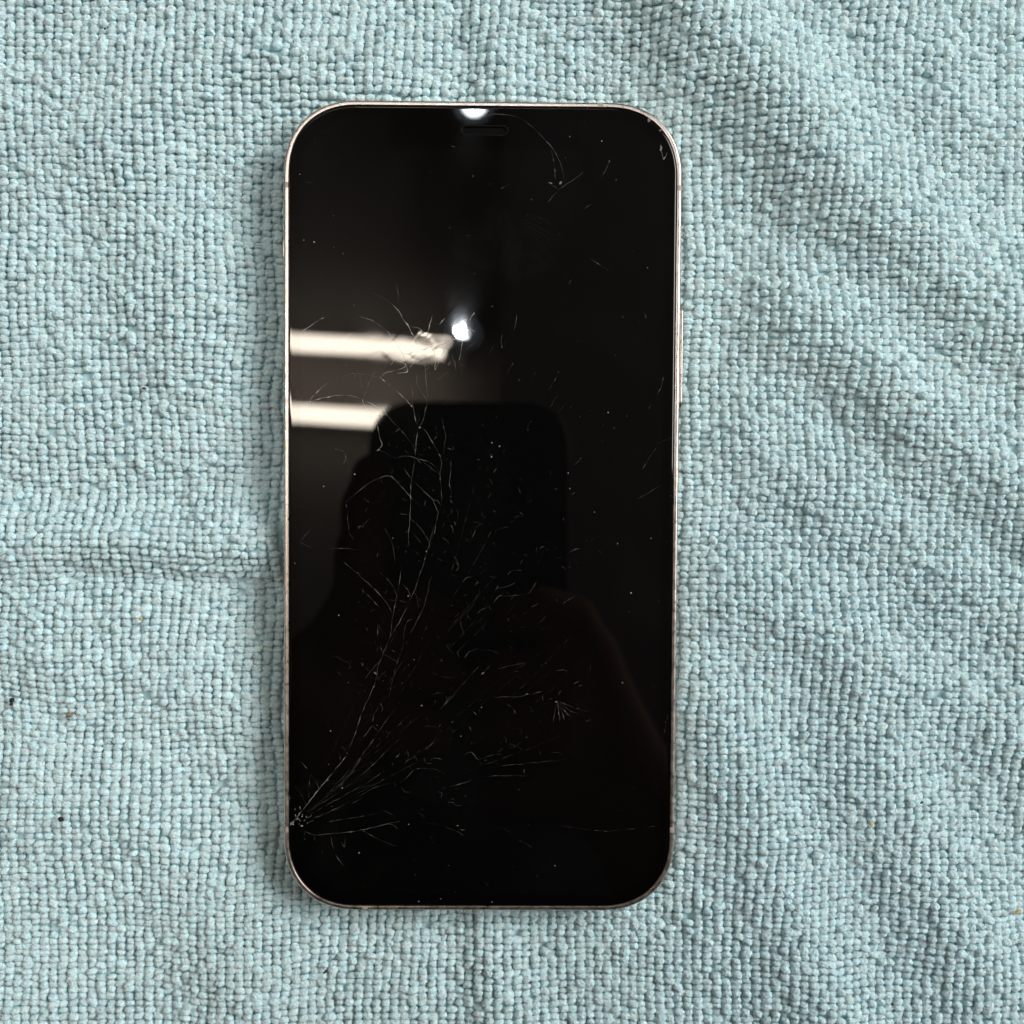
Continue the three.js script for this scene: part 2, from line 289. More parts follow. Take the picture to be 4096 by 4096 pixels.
function sideKey(name, x, v0, v1, out) {
  const z0 = onPlane(1140, v0).z, z1 = onPlane(1140, v1).z, s = new THREE.Shape(), h = 0.0013, L = (z1 - z0) / 2;
  s.absarc(-L + h, 0, h, Math.PI / 2, Math.PI * 1.5); s.absarc(L - h, 0, h, -Math.PI / 2, Math.PI / 2);
  const g = new THREE.ExtrudeGeometry(s, { depth: out, bevelEnabled: true, bevelSize: 0.00012, bevelThickness: 0.00012, bevelSegments: 3, curveSegments: 10 });
  g.rotateY(Math.sign(x) * Math.PI / 2); g.translate(x - Math.sign(x) * 0.0002, S - 0.0030, (z0 + z1) / 2); part(name, g, steel, phone);
}
sideKey('mute_switch', -PH.hx, 937, 1041, 0.00045); sideKey('power_button', PH.hx, 1205, 1620, 0.00075);

// cover glass: a sheet with the faint waves a cracked pane has, a rounded edge, and a slot for the earpiece
const GI = 0.00103, slotC = onPlane(1938, 521), SLOT = { l: 0.0040, h: 0.00066 };
const hub = onPlane(1745, 1390), impact = onPlane(1162, 3300);
const shards = Array.from({ length: 34 }, () => ({ x: hub.x + rr(-0.016, 0.012), z: hub.z + rr(-0.010, 0.012), a: rr(-1, 1) * 0.0006, b: rr(-1, 1) * 0.0006 }));   // pieces of the broken pane, each a hair out of true
function wave(x, z) {
  const near = Math.exp(-((x - hub.x) ** 2 / 0.00008 + (z - hub.z) ** 2 / 0.00006)), low = Math.exp(-((x - impact.x) ** 2 + (z - impact.z) ** 2) / 0.0006);
  let best = null, far = 1e9; if (near > 0.01) for (const c of shards) { const d = (x - c.x) ** 2 + (z - c.z) ** 2; if (d < far) { far = d; best = c; } }
  return (best ? Math.min(near * 1.6, 1) * (best.a * (x - best.x) + best.b * (z - best.z)) : 0) + 0.0000025 * n3(x * 60, z * 60, 41) + near * 0.0000042 * n3(x * 330, z * 330, 42) + low * 0.000006 * n3(x * 260, z * 260, 43);
}
const glassTex = dataTex(1024, 2048, (u, v) => {             // under-glass print (border, panel) and the grease on top
  const x = (u - 0.5) * 2 * PH.hx, z = (v - 0.5) * 2 * PH.hz, inset = 0.0031;
  const qx = Math.abs(x) - PH.hx + inset + 0.010, qz = Math.abs(z) - PH.hz + inset + 0.010;
  const panel = Math.hypot(Math.max(qx, 0), Math.max(qz, 0)) + Math.min(Math.max(qx, qz), 0) < 0.010 && !(z < -PH.hz + 0.0085 && Math.abs(x - 0.0003) < 0.0168);
  let g = panel ? 0.19 : 0.155, w = 0;
  const fp = (px, py, rx, rz, cx, cz, pitch, a) => {          // a fingerprint: ridges round a core, broken by sweat pores, inside an uneven outline
    const p = onPlane(px, py), dx = x - p.x, dz = z - p.z, e = (dx / rx) ** 2 + (dz / rz) ** 2 + 0.7 * n3(x * 320, z * 320, px);
    if (e > 1) return;
    const q = Math.hypot(dx - cx, (dz - cz) * 0.8) + 0.0006 * n3(x * 300, z * 300, py);
    const ridge = smooth(0.1, 0.8, Math.sin(q / pitch * Math.PI * 2)) * smooth(-0.3, 0.3, n3(x * 900, z * 900, 4) + 0.25);
    w = Math.max(w, a * (0.10 + 0.90 * ridge) * smooth(1, 0.6, e) * smooth(-0.45, 0.35, n3(x * 210, z * 210, px + 3)));
  };
  fp(1960, 960, 0.0072, 0.0062, -0.010, 0.013, 0.00052, 0.17); fp(2120, 1010, 0.0062, 0.0075, -0.0010, 0.0018, 0.00047, 0.16);
  const smear = smooth(0.12, 0.5, n3(x * 90, z * 55, 71)) * 0.035 + smooth(0.25, 0.55, n3(x * 260 + z * 90, z * 150, 73)) * 0.02;
  g += w + smear;
  return [g * 1.02, g, g * 0.99, panel ? 1 : 0.92];
}, true, false);
const glassRough = dataTex(512, 1024, (u, v) => { const x = (u - 0.5) * 2 * PH.hx, z = (v - 0.5) * 2 * PH.hz; const r = 0.03 + 0.05 * smooth(0.15, 0.6, n3(x * 90, z * 55, 71)); return [r, r, r]; }, false, false);
const glass = new THREE.MeshPhysicalMaterial({ color: lin(0.055, 0.055, 0.055), map: glassTex, roughness: 0.5, roughnessMap: glassRough, ior: 1.5, specularIntensityMap: glassTex });
const glassUV = (x, z) => [x / (2 * PH.hx) + 0.5, z / (2 * PH.hz) + 0.5];
const cover = (() => {
  const inn = GI + 0.0005, hx = PH.hx - inn, hz = PH.hz - inn, r = PH.r - inn, nx = 240, nz = 480, pos = [], idx = [], uv = [];
  const half = (z) => { const q = (Math.abs(z) - (hz - r)) / r; return q <= 0 ? hx : hx - r + r * Math.max(0, 1 - Math.min(q, 1) ** PH.n) ** (1 / PH.n); };
  for (let j = 0; j <= nz; j++) {
    const t = j / nz * 2 - 1, z = Math.sign(t) * hz * (1 - (1 - Math.abs(t)) ** 1.25), h = half(z);
    for (let i = 0; i <= nx; i++) { const x = (i / nx * 2 - 1) * h, [a, b] = glassUV(x, z); pos.push(x, S + wave(x, z) * smooth(0, 0.003, h - Math.abs(x)), z); uv.push(a, b); }
  }
  const inSlot = (k) => { const dx = Math.max(Math.abs(pos[3 * k] - slotC.x) - SLOT.l + SLOT.h, 0), dz = pos[3 * k + 2] - slotC.z; return Math.hypot(dx, dz) < SLOT.h + 0.0001; };
  for (let j = 0; j < nz; j++) for (let i = 0; i < nx; i++) { const a = j * (nx + 1) + i, b = a + 1, c = a + nx + 1, d = c + 1; if (!(inSlot(a) || inSlot(b) || inSlot(c))) idx.push(a, c, b); if (!(inSlot(d) || inSlot(b) || inSlot(c))) idx.push(b, c, d); }
  const sheet = indexed(pos, idx, uv);
  const edge = sweep([[GI, S - 0.0009], [GI, S - 0.00022], [GI + 0.00005, S - 0.00012], [GI + 0.00014, S - 0.00005], [GI + 0.0003, S - 0.00001], [GI + 0.0005, S], [GI + 0.0006, S]], 30);
  const ep = edge.attributes.position, eu = edge.attributes.uv; for (let k = 0; k < ep.count; k++) { const [a, b] = glassUV(ep.getX(k), ep.getZ(k)); eu.setXY(k, a, b); }
  ep.needsUpdate = true;
  for (let k = 0; k < ep.count; k++) if (ep.getY(k) > S - 1e-9) ep.setY(k, S - 0.000001);
  return part('cover_glass', mergeGeometries([sheet, edge]), glass, phone);
})();
{ const s = sweep([[0.00090, S - 0.0006], [GI + 0.00002, S - 0.0006]]); part('gasket', s, new THREE.MeshStandardMaterial({ color: lin(0.01, 0.01, 0.01), roughness: 0.8 }), phone); }
{ // earpiece: a sunken grille with a polished lip
  const cap = (l, h, n = 10) => { const p = []; for (let k = 0; k <= n; k++) { const a = -Math.PI / 2 + k / n * Math.PI; p.push([l - h + Math.cos(a) * h, Math.sin(a) * h]); } for (let k = 0; k <= n; k++) { const a = Math.PI / 2 + k / n * Math.PI; p.push([-l + h + Math.cos(a) * h, Math.sin(a) * h]); } return p; };
  const rings = [[0.00026, 0.000001], [0.00008, 0.000003], [0.00001, -0.00002], [-0.00006, -0.0001], [-0.00008, -0.00035]].map(([o, y]) => [cap(SLOT.l + o, SLOT.h + o), y]), pos = [], idx = [];
  const n = rings[0][0].length; rings.forEach(([p, y]) => p.forEach(([x, z]) => pos.push(slotC.x + x, S + y, slotC.z + z)));
  for (let j = 0; j + 1 < rings.length; j++) for (let k = 0; k < n; k++) { const a = j * n + k, b = j * n + (k + 1) % n; idx.push(a, b, a + n, b, b + n, a + n); }
  const slot = part('earpiece_lip', indexed(pos, idx), new THREE.MeshPhysicalMaterial({ color: lin(0.0015, 0.0015, 0.0015), roughness: 0.5, specularIntensity: 0.2, side: THREE.DoubleSide }), phone);
  const sh = new THREE.Shape(cap(SLOT.l - 0.00004, SLOT.h - 0.00004).map(([x, z]) => new THREE.Vector2(x, -z))), g = new THREE.ShapeGeometry(sh); g.rotateX(-Math.PI / 2); g.translate(slotC.x, S - 0.00030, slotC.z);
  part('earpiece_grille', g, new THREE.MeshPhysicalMaterial({ color: lin(0.004, 0.004, 0.004), roughness: 0.9, specularIntensity: 0.1 }), slot);
}

// ------------------------------------------------------------------ cracks, traced where they run in the glass
const crackMats = [0.062, 0.125, 0.34].map((c) => new THREE.MeshPhysicalMaterial({ color: lin(c, c * 0.95, c * 0.9), roughness: 0.45, side: THREE.DoubleSide }));
function crackGeo(pts, w, jag = 1) {                        // a ragged lip of broken glass along a line: width w, uneven, a few hundredths of a mm proud
  const p = []; for (let k = 0; k + 1 < pts.length; k++) { const a = pts[k], b = pts[k + 1], L = Math.hypot(b[0] - a[0], b[1] - a[1]), m = Math.max(1, Math.round(L / 0.0005)); for (let q = 0; q < m; q++) p.push([a[0] + (b[0] - a[0]) * q / m, a[1] + (b[1] - a[1]) * q / m]); } p.push(pts[pts.length - 1]);
  const pos = [], idx = [], o = rr(0, 99);
  p.forEach(([x, z], k) => {
    const a = p[Math.max(0, k - 1)], b = p[Math.min(p.length - 1, k + 1)], L = Math.hypot(b[0] - a[0], b[1] - a[1]) || 1, nx = -(b[1] - a[1]) / L, nz = (b[0] - a[0]) / L;
    const u = k / (p.length - 1), end = Math.min(1, 5 * Math.min(u, 1 - u) + 0.35), vary = Math.max(0.12, 0.55 + 0.95 * n3(x * 700 + o, z * 700)) * rr(0.6, 1.2) + (rnd() < 0.09 ? rr(0.5, 1.7) : 0);
    const h = w * 0.37 * end * vary, j = jag * (0.00011 * n3(x * 1100 + o, z * 1100, 5) + rr(-0.000025, 0.000025)), cx = x + nx * j, cz = z + nz * j, up = Math.min(0.00004, h * 0.5) * rr(0.6, 1.2);
    pos.push(cx + nx * h, S - 0.00001, cz + nz * h, cx + nx * h * rr(-0.3, 0.3), S + up, cz, cx - nx * h, S - 0.00001, cz - nz * h);
    if (k) { const s = (k - 1) * 3; idx.push(s, s + 3, s + 1, s + 1, s + 3, s + 4, s + 1, s + 4, s + 2, s + 2, s + 4, s + 5); }
  });
  return indexed(pos, idx);
}
const CROPS = { a: [1050, 350], b: [1900, 350], c: [1050, 1200], d: [1900, 1200], e: [1050, 2000], f: [1900, 2000], g: [1050, 2750], h: [1900, 2750] };
let nCrack = 0;
const crackName = () => (nCrack++ ? `crack_${String(nCrack - 1).padStart(3, '0')}` : 'crack');
const inGlass = (x, z) => phoneDist(x, z) < -0.0014;
function trace(crop, tone, w, ...lines) {                   // lines in pixels of a 1000 px crop shown at 1932
  const [ox, oy] = CROPS[crop];
  for (const l of lines) {
    const pts = []; for (let k = 0; k < l.length; k += 2) { const p = onPlane(ox + l[k] * 1000 / 1932, oy + l[k + 1] * 1000 / 1932); if (inGlass(p.x, p.z)) pts.push([p.x, p.z]); }
    if (pts.length < 2) continue;
    const c = pts.length > 2 ? new THREE.CatmullRomCurve3(pts.map(([x, z]) => new THREE.Vector3(x, 0, z)), false, 'catmullrom', 0.4).getPoints(pts.length * 3).map((q) => [q.x, q.z]) : pts;
    part(crackName(), crackGeo(c, w / 1000), crackMats[tone], cover);
  }
}
trace('c', 2, 0.15, [205, 305, 300, 250, 385, 190, 450, 145, 500, 125], [205, 800, 290, 808, 365, 790, 450, 760, 560, 738, 640, 735, 700, 742, 770, 765, 850, 805, 920, 850, 975, 900], [205, 832, 290, 815], [205, 868, 260, 840, 295, 812], [365, 790, 380, 755, 440, 695, 512, 635],
  [770, 765, 790, 820, 830, 870, 880, 950, 895, 1010, 905, 1060, 925, 1120, 895, 1155, 860, 1170], [905, 598, 960, 640, 1020, 690, 1080, 745, 1130, 790, 1155, 820], [740, 125, 800, 140, 860, 165, 920, 205, 980, 260, 1030, 330, 1080, 410, 1100, 460, 1110, 505],
  [960, 0, 1010, 45, 1060, 95, 1085, 150, 1125, 200, 1160, 265, 1180, 310, 1195, 355], [1180, 300, 1220, 325, 1265, 345, 1300, 345, 1340, 325, 1400, 312, 1450, 312], [1080, 412, 1150, 415, 1250, 380, 1330, 350, 1400, 340, 1440, 310, 1470, 270, 1520, 210, 1560, 165, 1590, 145],
  [1090, 412, 1140, 425, 1180, 455, 1215, 470], [1215, 465, 1180, 470, 1140, 520, 1115, 555], [985, 510, 1030, 455, 1080, 425], [1030, 455, 1070, 480, 1110, 505, 1050, 540, 960, 560, 905, 598], [1110, 505, 1120, 555, 1040, 565], [1300, 355, 1325, 410, 1335, 480, 1330, 540],
  [1310, 360, 1330, 400, 1338, 500], [1455, 300, 1420, 360, 1380, 440, 1345, 520, 1330, 545], [1450, 300, 1540, 310, 1535, 370, 1525, 450, 1515, 470], [1585, 205, 1560, 240, 1540, 310], [1585, 205, 1640, 245], [1265, 345, 1275, 280, 1290, 200, 1315, 115], [1300, 330, 1305, 270],
  [1435, 95, 1400, 150, 1365, 190], [1185, 300, 1185, 275, 1240, 250, 1200, 215, 1125, 200], [1640, 95, 1610, 140, 1600, 170]);
trace('c', 1, 0.14, [1140, 650, 1160, 720, 1160, 810, 1175, 880, 1190, 960, 1200, 1000, 1190, 1080, 1180, 1180, 1175, 1260, 1160, 1340, 1150, 1420, 1145, 1500, 1145, 1580, 1140, 1650, 1135, 1720, 1130, 1800, 1130, 1900], [1255, 500, 1260, 590, 1270, 680, 1275, 780, 1260, 850, 1240, 930, 1210, 985],
  [1200, 990, 1250, 1000, 1290, 1060, 1330, 1130, 1370, 1200, 1385, 1260, 1370, 1350, 1380, 1450, 1385, 1540, 1375, 1600, 1355, 1660, 1340, 1730, 1330, 1790, 1310, 1850], [915, 1165, 970, 1190, 1020, 1225, 1080, 1205, 1150, 1210, 1200, 1225, 1260, 1240, 1310, 1265, 1350, 1305, 1370, 1350],
  [640, 1560, 700, 1510, 760, 1465, 830, 1410, 920, 1368, 990, 1362, 1040, 1405, 1090, 1460, 1145, 1525, 1200, 1570, 1245, 1610], [1095, 1300, 1150, 1385, 1200, 1430, 1260, 1490, 1310, 1540, 1340, 1600, 1360, 1650]);
trace('c', 0, 0.12, [215, 635, 260, 680, 290, 745, 303, 800], [560, 640, 640, 585, 720, 568, 800, 572, 845, 588, 905, 598], [750, 565, 758, 640, 775, 690, 785, 735], [885, 485, 860, 570, 825, 640, 790, 735, 770, 765], [975, 900, 1000, 935, 1060, 990, 1130, 1080, 1175, 1150, 1185, 1200], [1185, 660, 1220, 690, 1250, 740, 1275, 790], [1195, 575, 1190, 640, 1215, 690],
  [1310, 1545, 1345, 1550, 1375, 1580], [1385, 900, 1400, 980, 1415, 1060, 1405, 1130, 1400, 1200], [1455, 1210, 1455, 1310, 1445, 1430, 1460, 1490, 1455, 1555, 1500, 1600, 1510, 1670, 1500, 1720], [215, 1630, 265, 1610, 330, 1580], [290, 1875, 330, 1820, 375, 1765], [290, 1875, 340, 1895, 385, 1925], [910, 1375, 930, 1420], [730, 1485, 770, 1520, 800, 1558], [640, 1560, 655, 1620, 660, 1700, 670, 1790, 705, 1855],
  [1060, 1650, 1090, 1655, 1135, 1655], [1145, 1690, 1210, 1750, 1260, 1820, 1290, 1880, 1290, 1930], [1135, 1770, 1180, 1820, 1220, 1870], [945, 1760, 980, 1830, 1010, 1900], [525, 1918, 640, 1920, 740, 1928], [1420, 365, 1450, 400, 1480, 470, 1495, 545], [1435, 555, 1390, 590, 1360, 620], [1630, 335, 1590, 370, 1575, 390], [1720, 270, 1690, 330, 1655, 380], [560, 1150, 600, 1155, 630, 1170], [640, 1170, 640, 1230, 625, 1265], [1255, 555, 1290, 510], [1265, 565, 1320, 572], [1320, 640, 1330, 700], [1430, 1040, 1470, 1042], [1420, 1145, 1470, 1158, 1470, 1130], [220, 1045, 260, 1025], [360, 1020, 388, 1055], [1180, 1210, 1235, 1275], [1010, 1035, 1060, 990], [1240, 1250, 1370, 1350]);
trace('a', 1, 0.11, [1580, 242, 1640, 258], [1600, 222, 1690, 222, 1760, 208, 1850, 207, 1900, 212]); trace('a', 0, 0.10, [680, 512, 725, 558], [1450, 450, 1565, 475], [1035, 1510, 1045, 1590, 1050, 1660], [1050, 1690, 1105, 1730], [1570, 1142, 1650, 1150], [1400, 1590, 1445, 1570], [330, 730, 400, 742], [815, 1565, 900, 1610, 960, 1635]);
trace('b', 0, 0.14, [80, 210, 150, 205, 230, 210, 320, 225, 400, 270, 470, 330, 540, 400, 600, 470, 650, 560, 680, 650, 680, 720, 640, 790], [640, 790, 720, 740, 780, 700, 840, 650], [640, 800, 600, 840, 565, 885], [1430, 330, 1435, 430, 1440, 480, 1460, 545, 1490, 500, 1530, 475], [555, 735, 600, 755, 640, 785]);
trace('b', 0, 0.11, [590, 480, 605, 560, 615, 640, 620, 700], [1045, 555, 1010, 640, 955, 715], [905, 905, 870, 920, 835, 945], [890, 1320, 940, 1355, 1040, 1420], [1345, 355, 1420, 335, 1445, 315], [1420, 600, 1405, 615], [745, 1480, 725, 1525], [1310, 1735, 1325, 1780], [325, 1750, 300, 1890], [195, 785, 270, 745]);
trace('d', 0, 0.10, [330, 110, 300, 240], [75, 270, 15, 380], [150, 335, 105, 435], [215, 265, 200, 320, 210, 375], [248, 285, 235, 330, 212, 370], [310, 460, 245, 570], [665, 690, 585, 825], [700, 795, 650, 865], [820, 1215, 800, 1245, 760, 1280], [1400, 1140, 1340, 1230, 1285, 1325], [1520, 1060, 1395, 1115], [1360, 815, 1340, 845], [775, 1485, 740, 1508], [1440, 1430, 1250, 1540], [435, 930, 400, 1010], [470, 540, 430, 650], [640, 580, 575, 690], [1460, 590, 1430, 690, 1400, 750], [1310, 95, 1322, 145]);
trace('e', 1, 0.13, [810, 1560, 855, 1450, 880, 1380, 890, 1290, 930, 1190, 985, 1060, 1000, 960, 1010, 880, 1030, 780, 1050, 680, 1065, 590, 1070, 530, 1060, 470], [985, 1060, 1030, 990, 1100, 860, 1140, 770, 1180, 690, 1210, 590, 1245, 490, 1275, 390, 1290, 340, 1310, 260, 1340, 180]);
trace('e', 0, 0.12, [980, 1520, 1000, 1410, 1040, 1260, 1070, 1170, 1090, 1110, 1095, 1010, 1120, 940, 1160, 920], [1145, 1030, 1200, 920, 1245, 830, 1275, 720, 1290, 640, 1310, 570], [625, 475, 700, 540, 790, 620, 860, 685, 920, 750, 970, 810, 1000, 870, 1005, 890], [760, 680, 850, 770, 930, 860], [910, 560, 940, 590, 980, 630, 1020, 690, 1040, 750, 1040, 800], [1075, 640, 1120, 690, 1145, 750], [1060, 775, 1115, 795], [965, 770, 1035, 778], [895, 960, 920, 1010, 950, 1050], [890, 960, 890, 1040, 905, 1110, 930, 1190], [920, 1225, 880, 1270, 840, 1320, 790, 1385], [1175, 715, 1195, 770, 1210, 830], [1160, 150, 1200, 190, 1240, 250, 1285, 320, 1290, 350], [1370, 1610, 1450, 1520, 1540, 1430, 1640, 1320, 1680, 1280], [1620, 1415, 1700, 1340, 1800, 1235], [1660, 880, 1690, 850, 1750, 820, 1800, 770, 1830, 740, 1875, 745], [1560, 1220, 1610, 1165, 1710, 1155, 1790, 1170, 1840, 1195], [1540, 640, 1580, 600, 1630, 590], [1640, 665, 1670, 625], [1310, 1335, 1390, 1365, 1490, 1375], [1310, 1505, 1350, 1490, 1400, 1495], [1480, 430, 1510, 480, 1510, 530, 1490, 550], [940, 1195, 1040, 1250], [1010, 350, 1025, 480], [1790, 250, 1830, 225, 1905, 210], [1780, 1525, 1900, 1520], [1650, 230, 1610, 310], [1425, 150, 1465, 210, 1478, 260], [1390, 290, 1430, 320, 1445, 365], [1700, 910, 1660, 950]);
trace('e', 0, 0.055, [1390, 1060, 1560, 880, 1700, 700], [1440, 1000, 1600, 820], [1450, 1140, 1650, 930], [1500, 1180, 1700, 980, 1760, 900], [1460, 1700, 1600, 1590, 1700, 1500, 1820, 1400], [1360, 1260, 1480, 1110], [1550, 900, 1690, 740]);
trace('f', 0, 0.12, [145, 250, 190, 220, 260, 208], [250, 580, 290, 545, 360, 545], [150, 710, 180, 655], [160, 690, 270, 660, 310, 640], [20, 880, 50, 850, 130, 810, 180, 750, 240, 742, 340, 735, 420, 720, 480, 620], [365, 885, 405, 868], [490, 800, 430, 830], [540, 885, 530, 920, 495, 950], [605, 1085, 645, 1078], [690, 458, 720, 453], [895, 1265, 890, 1310, 875, 1335], [740, 1430, 790, 1410, 830, 1380], [180, 1305, 280, 1280, 405, 1255], [130, 1525, 250, 1520, 340, 1522, 410, 1500, 540, 1480], [630, 1320, 680, 1312, 710, 1325], [820, 655, 825, 670, 812, 685], [905, 575, 925, 568], [250, 1090, 310, 1090], [375, 765, 390, 752], [340, 90, 390, 130], [350, 1375, 385, 1418]);
trace('g', 2, 0.17, [215, 1045, 300, 960, 400, 830, 500, 710, 600, 590, 660, 515]); trace('g', 1, 0.15, [655, 520, 690, 420, 720, 350, 760, 220, 805, 110, 855, 0], [215, 1070, 300, 1100, 400, 1140, 530, 1128, 640, 1120, 770, 1102, 880, 1075, 980, 1050, 1060, 1035], [215, 1050, 270, 1075, 330, 1072], [240, 1030, 270, 1000, 300, 945], [345, 1070, 360, 1040, 395, 1030], [330, 1010, 365, 1000, 380, 985]);
trace('g', 0, 0.12, [980, 1050, 1020, 1070, 1050, 1095], [770, 1102, 820, 1130, 880, 1165, 960, 1200, 1030, 1225], [320, 1120, 330, 1150, 325, 1180], [400, 1140, 405, 1190], [460, 1140, 465, 1200, 462, 1280], [520, 1130, 530, 1170, 545, 1240, 575, 1310, 640, 1390], [610, 1195, 635, 1230, 635, 1140], [205, 470, 270, 540, 330, 610, 380, 680, 420, 740, 435, 790], [200, 705, 250, 760, 300, 820, 330, 890, 335, 915], [360, 870, 358, 790, 365, 700, 375, 670], [350, 960, 410, 910, 560, 790, 690, 640, 760, 540, 850, 410, 930, 290, 1000, 200, 1070, 100], [330, 990, 400, 930, 560, 830, 700, 730, 820, 630, 910, 540, 980, 470, 1055, 400], [400, 960, 600, 850, 800, 740, 950, 640], [380, 1010, 540, 950, 700, 870, 850, 780, 985, 740], [440, 1055, 600, 1020, 720, 1005, 840, 980, 930, 955, 980, 970, 1025, 1000], [600, 590, 600, 500], [610, 455, 640, 490, 655, 520], [810, 110, 845, 150, 858, 220, 850, 290, 895, 340], [850, 290, 800, 360, 745, 430], [1100, 580, 1160, 540, 1225, 495, 1290, 455, 1340, 390], [1060, 740, 1110, 700, 1170, 640, 1215, 625, 1340, 632, 1410, 665], [1100, 580, 1130, 610, 1165, 640], [1060, 740, 1095, 800, 1135, 810], [1120, 480, 1125, 540, 1105, 580], [1250, 545, 1260, 580, 1310, 590], [1290, 570, 1330, 545, 1400, 560, 1410, 590], [1530, 530, 1610, 498, 1660, 555, 1690, 550, 1780, 520, 1845, 515], [1210, 1040, 1290, 1050, 1360, 1060, 1450, 1090, 1520, 1120, 1560, 1155], [1520, 1100, 1570, 1100], [1590, 1185, 1610, 1195], [1440, 770, 1550, 740, 1620, 710], [1740, 683, 1900, 678], [1870, 560, 1880, 610], [1190, 960, 1260, 1005], [770, 1520, 805, 1548], [910, 120, 928, 160, 915, 190], [1420, 885, 1470, 890, 1490, 910, 1535, 910], [1030, 420, 1055, 400], [1360, 180, 1450, 90, 1520, 10], [1350, 800, 1385, 815, 1380, 850]);
trace('g', 0, 0.07, [300, 985, 480, 860, 600, 760, 700, 640, 780, 520], [320, 1000, 520, 900, 700, 800, 905, 730], [360, 1020, 500, 975, 640, 920, 780, 850], [480, 840, 640, 700, 760, 620, 890, 560], [560, 750, 700, 600, 800, 480]);
trace('h', 1, 0.10, [330, 595, 410, 585, 560, 570, 700, 555], [945, 520, 985, 515], [630, 110, 615, 200, 605, 275], [640, 120, 680, 210, 690, 250], [640, 120, 655, 260], [645, 120, 700, 190, 750, 235], [645, 115, 740, 180, 810, 212], [650, 110, 765, 155], [780, 160, 850, 180, 885, 190], [1420, 1065, 1500, 1062]);
trace('h', 0, 0.09, [100, 620, 220, 605, 330, 595], [80, 688, 200, 680, 400, 685], [260, 435, 320, 450, 365, 480], [0, 545, 30, 555, 80, 540, 140, 520, 200, 515], [225, 585, 235, 608], [250, 130, 300, 170, 325, 225], [165, 1075, 230, 1095, 290, 1135], [340, 1180, 400, 1210, 440, 1235], [655, 1065, 660, 1080, 620, 1115], [665, 1065, 800, 1090, 1000, 1110, 1120, 1100, 1300, 1085, 1420, 1065], [75, 1500, 105, 1535], [1085, 665, 1105, 660], [1490, 190, 1485, 260, 1465, 320, 1455, 395]);
{ // the countless small splinters of the shattered field, and dust lying on the glass
  const bits = [], o = impact;
  for (let k = 0; k < 520; k++) {
    const far = Math.sqrt(rr(0.06, 1)), a = rr(0.20, 1.33) + 0.22 * (far - 0.6), R = far * 0.078, x = o.x + Math.cos(a) * R, z = o.z - Math.sin(a) * R;
    if (x > 0.021 + rr(-0.004, 0.001) || !inGlass(x, z) || n3(x * 130, z * 130, 88) < -0.25) continue;
    const dir = rnd() < 0.6 ? a + rr(-0.25, 0.25) : a + rr(0.7, 1.9), L = rr(0.0003, 0.0015) * (rnd() < 0.15 ? 1.8 : 1), bend = rr(-0.6, 0.6) * (rnd() < 0.25 ? 2 : 0.6), pts = [];
    let px = x, pz = z, d = dir; for (let q = 0; q < 4; q++) { pts.push([px, pz]); px += Math.cos(d) * L / 3; pz -= Math.sin(d) * L / 3; d += bend; }
    if (inGlass(px, pz)) bits.push(crackGeo(pts, rr(0.00005, 0.00012)));
  }
  for (let k = 0; k < 30; k++) {                              // hairline rays running out from the impact
    const a = rr(0.24, 1.12), r0 = rr(0.008, 0.055), r1 = r0 + rr(0.006, 0.02), pts = [];
    for (let q = 0; q <= 4; q++) { const R = r0 + (r1 - r0) * q / 4, b = a + 0.05 * Math.sin(R * 60 + k) + 0.1 * (R - r0) / 0.05; pts.push([o.x + Math.cos(b) * R, o.z - Math.sin(b) * R]); }
    if (pts.every(([x, z]) => inGlass(x, z) && x < 0.019)) bits.push(crackGeo(pts, rr(0.00003, 0.00006)));
  }
  part('splinter_field', mergeGeometries(bits), crackMats[0], cover, 'stuff');
  const dust = [];
  for (let k = 0; k < 170; k++) {
    const x = rr(-1, 1) * PH.hx, z = rr(-1, 1) * PH.hz; if (!inGlass(x, z)) continue;
    const r = 0.00003 + 0.00008 * rnd() ** 4, g = new THREE.IcosahedronGeometry(r, 0); g.scale(rr(0.7, 1.8), 0.5, rr(0.7, 1.4)); g.rotateY(rr(0, 3)); g.translate(x, S + r * 0.4, z); g.deleteAttribute('uv'); dust.push(g);
  }
  part('dust_specks', mergeGeometries(dust), new THREE.MeshStandardMaterial({ color: lin(0.42, 0.41, 0.40), roughness: 0.9 }), cover, 'stuff');
}
function flake(crop, u, v, w, l, turn, mat) {               // a chip of glass lifted at an impact point
  const [ox, oy] = CROPS[crop], p = onPlane(ox + u * 1000 / 1932, oy + v * 1000 / 1932), n = 7, pos = [0, 0.00007, 0], idx = [];
  for (let k = 0; k < n; k++) { const a = k / n * Math.PI * 2, r = rr(0.6, 1.1); pos.push(Math.cos(a) * l / 2000 * r, -0.00001, Math.sin(a) * w / 2000 * r); idx.push(0, 1 + (k + 1) % n, 1 + k); }
  const m = part(numbered('chip'), indexed(pos, idx), mat, cover); m.position.set(p.x, S, p.z); m.rotation.y = turn;
}
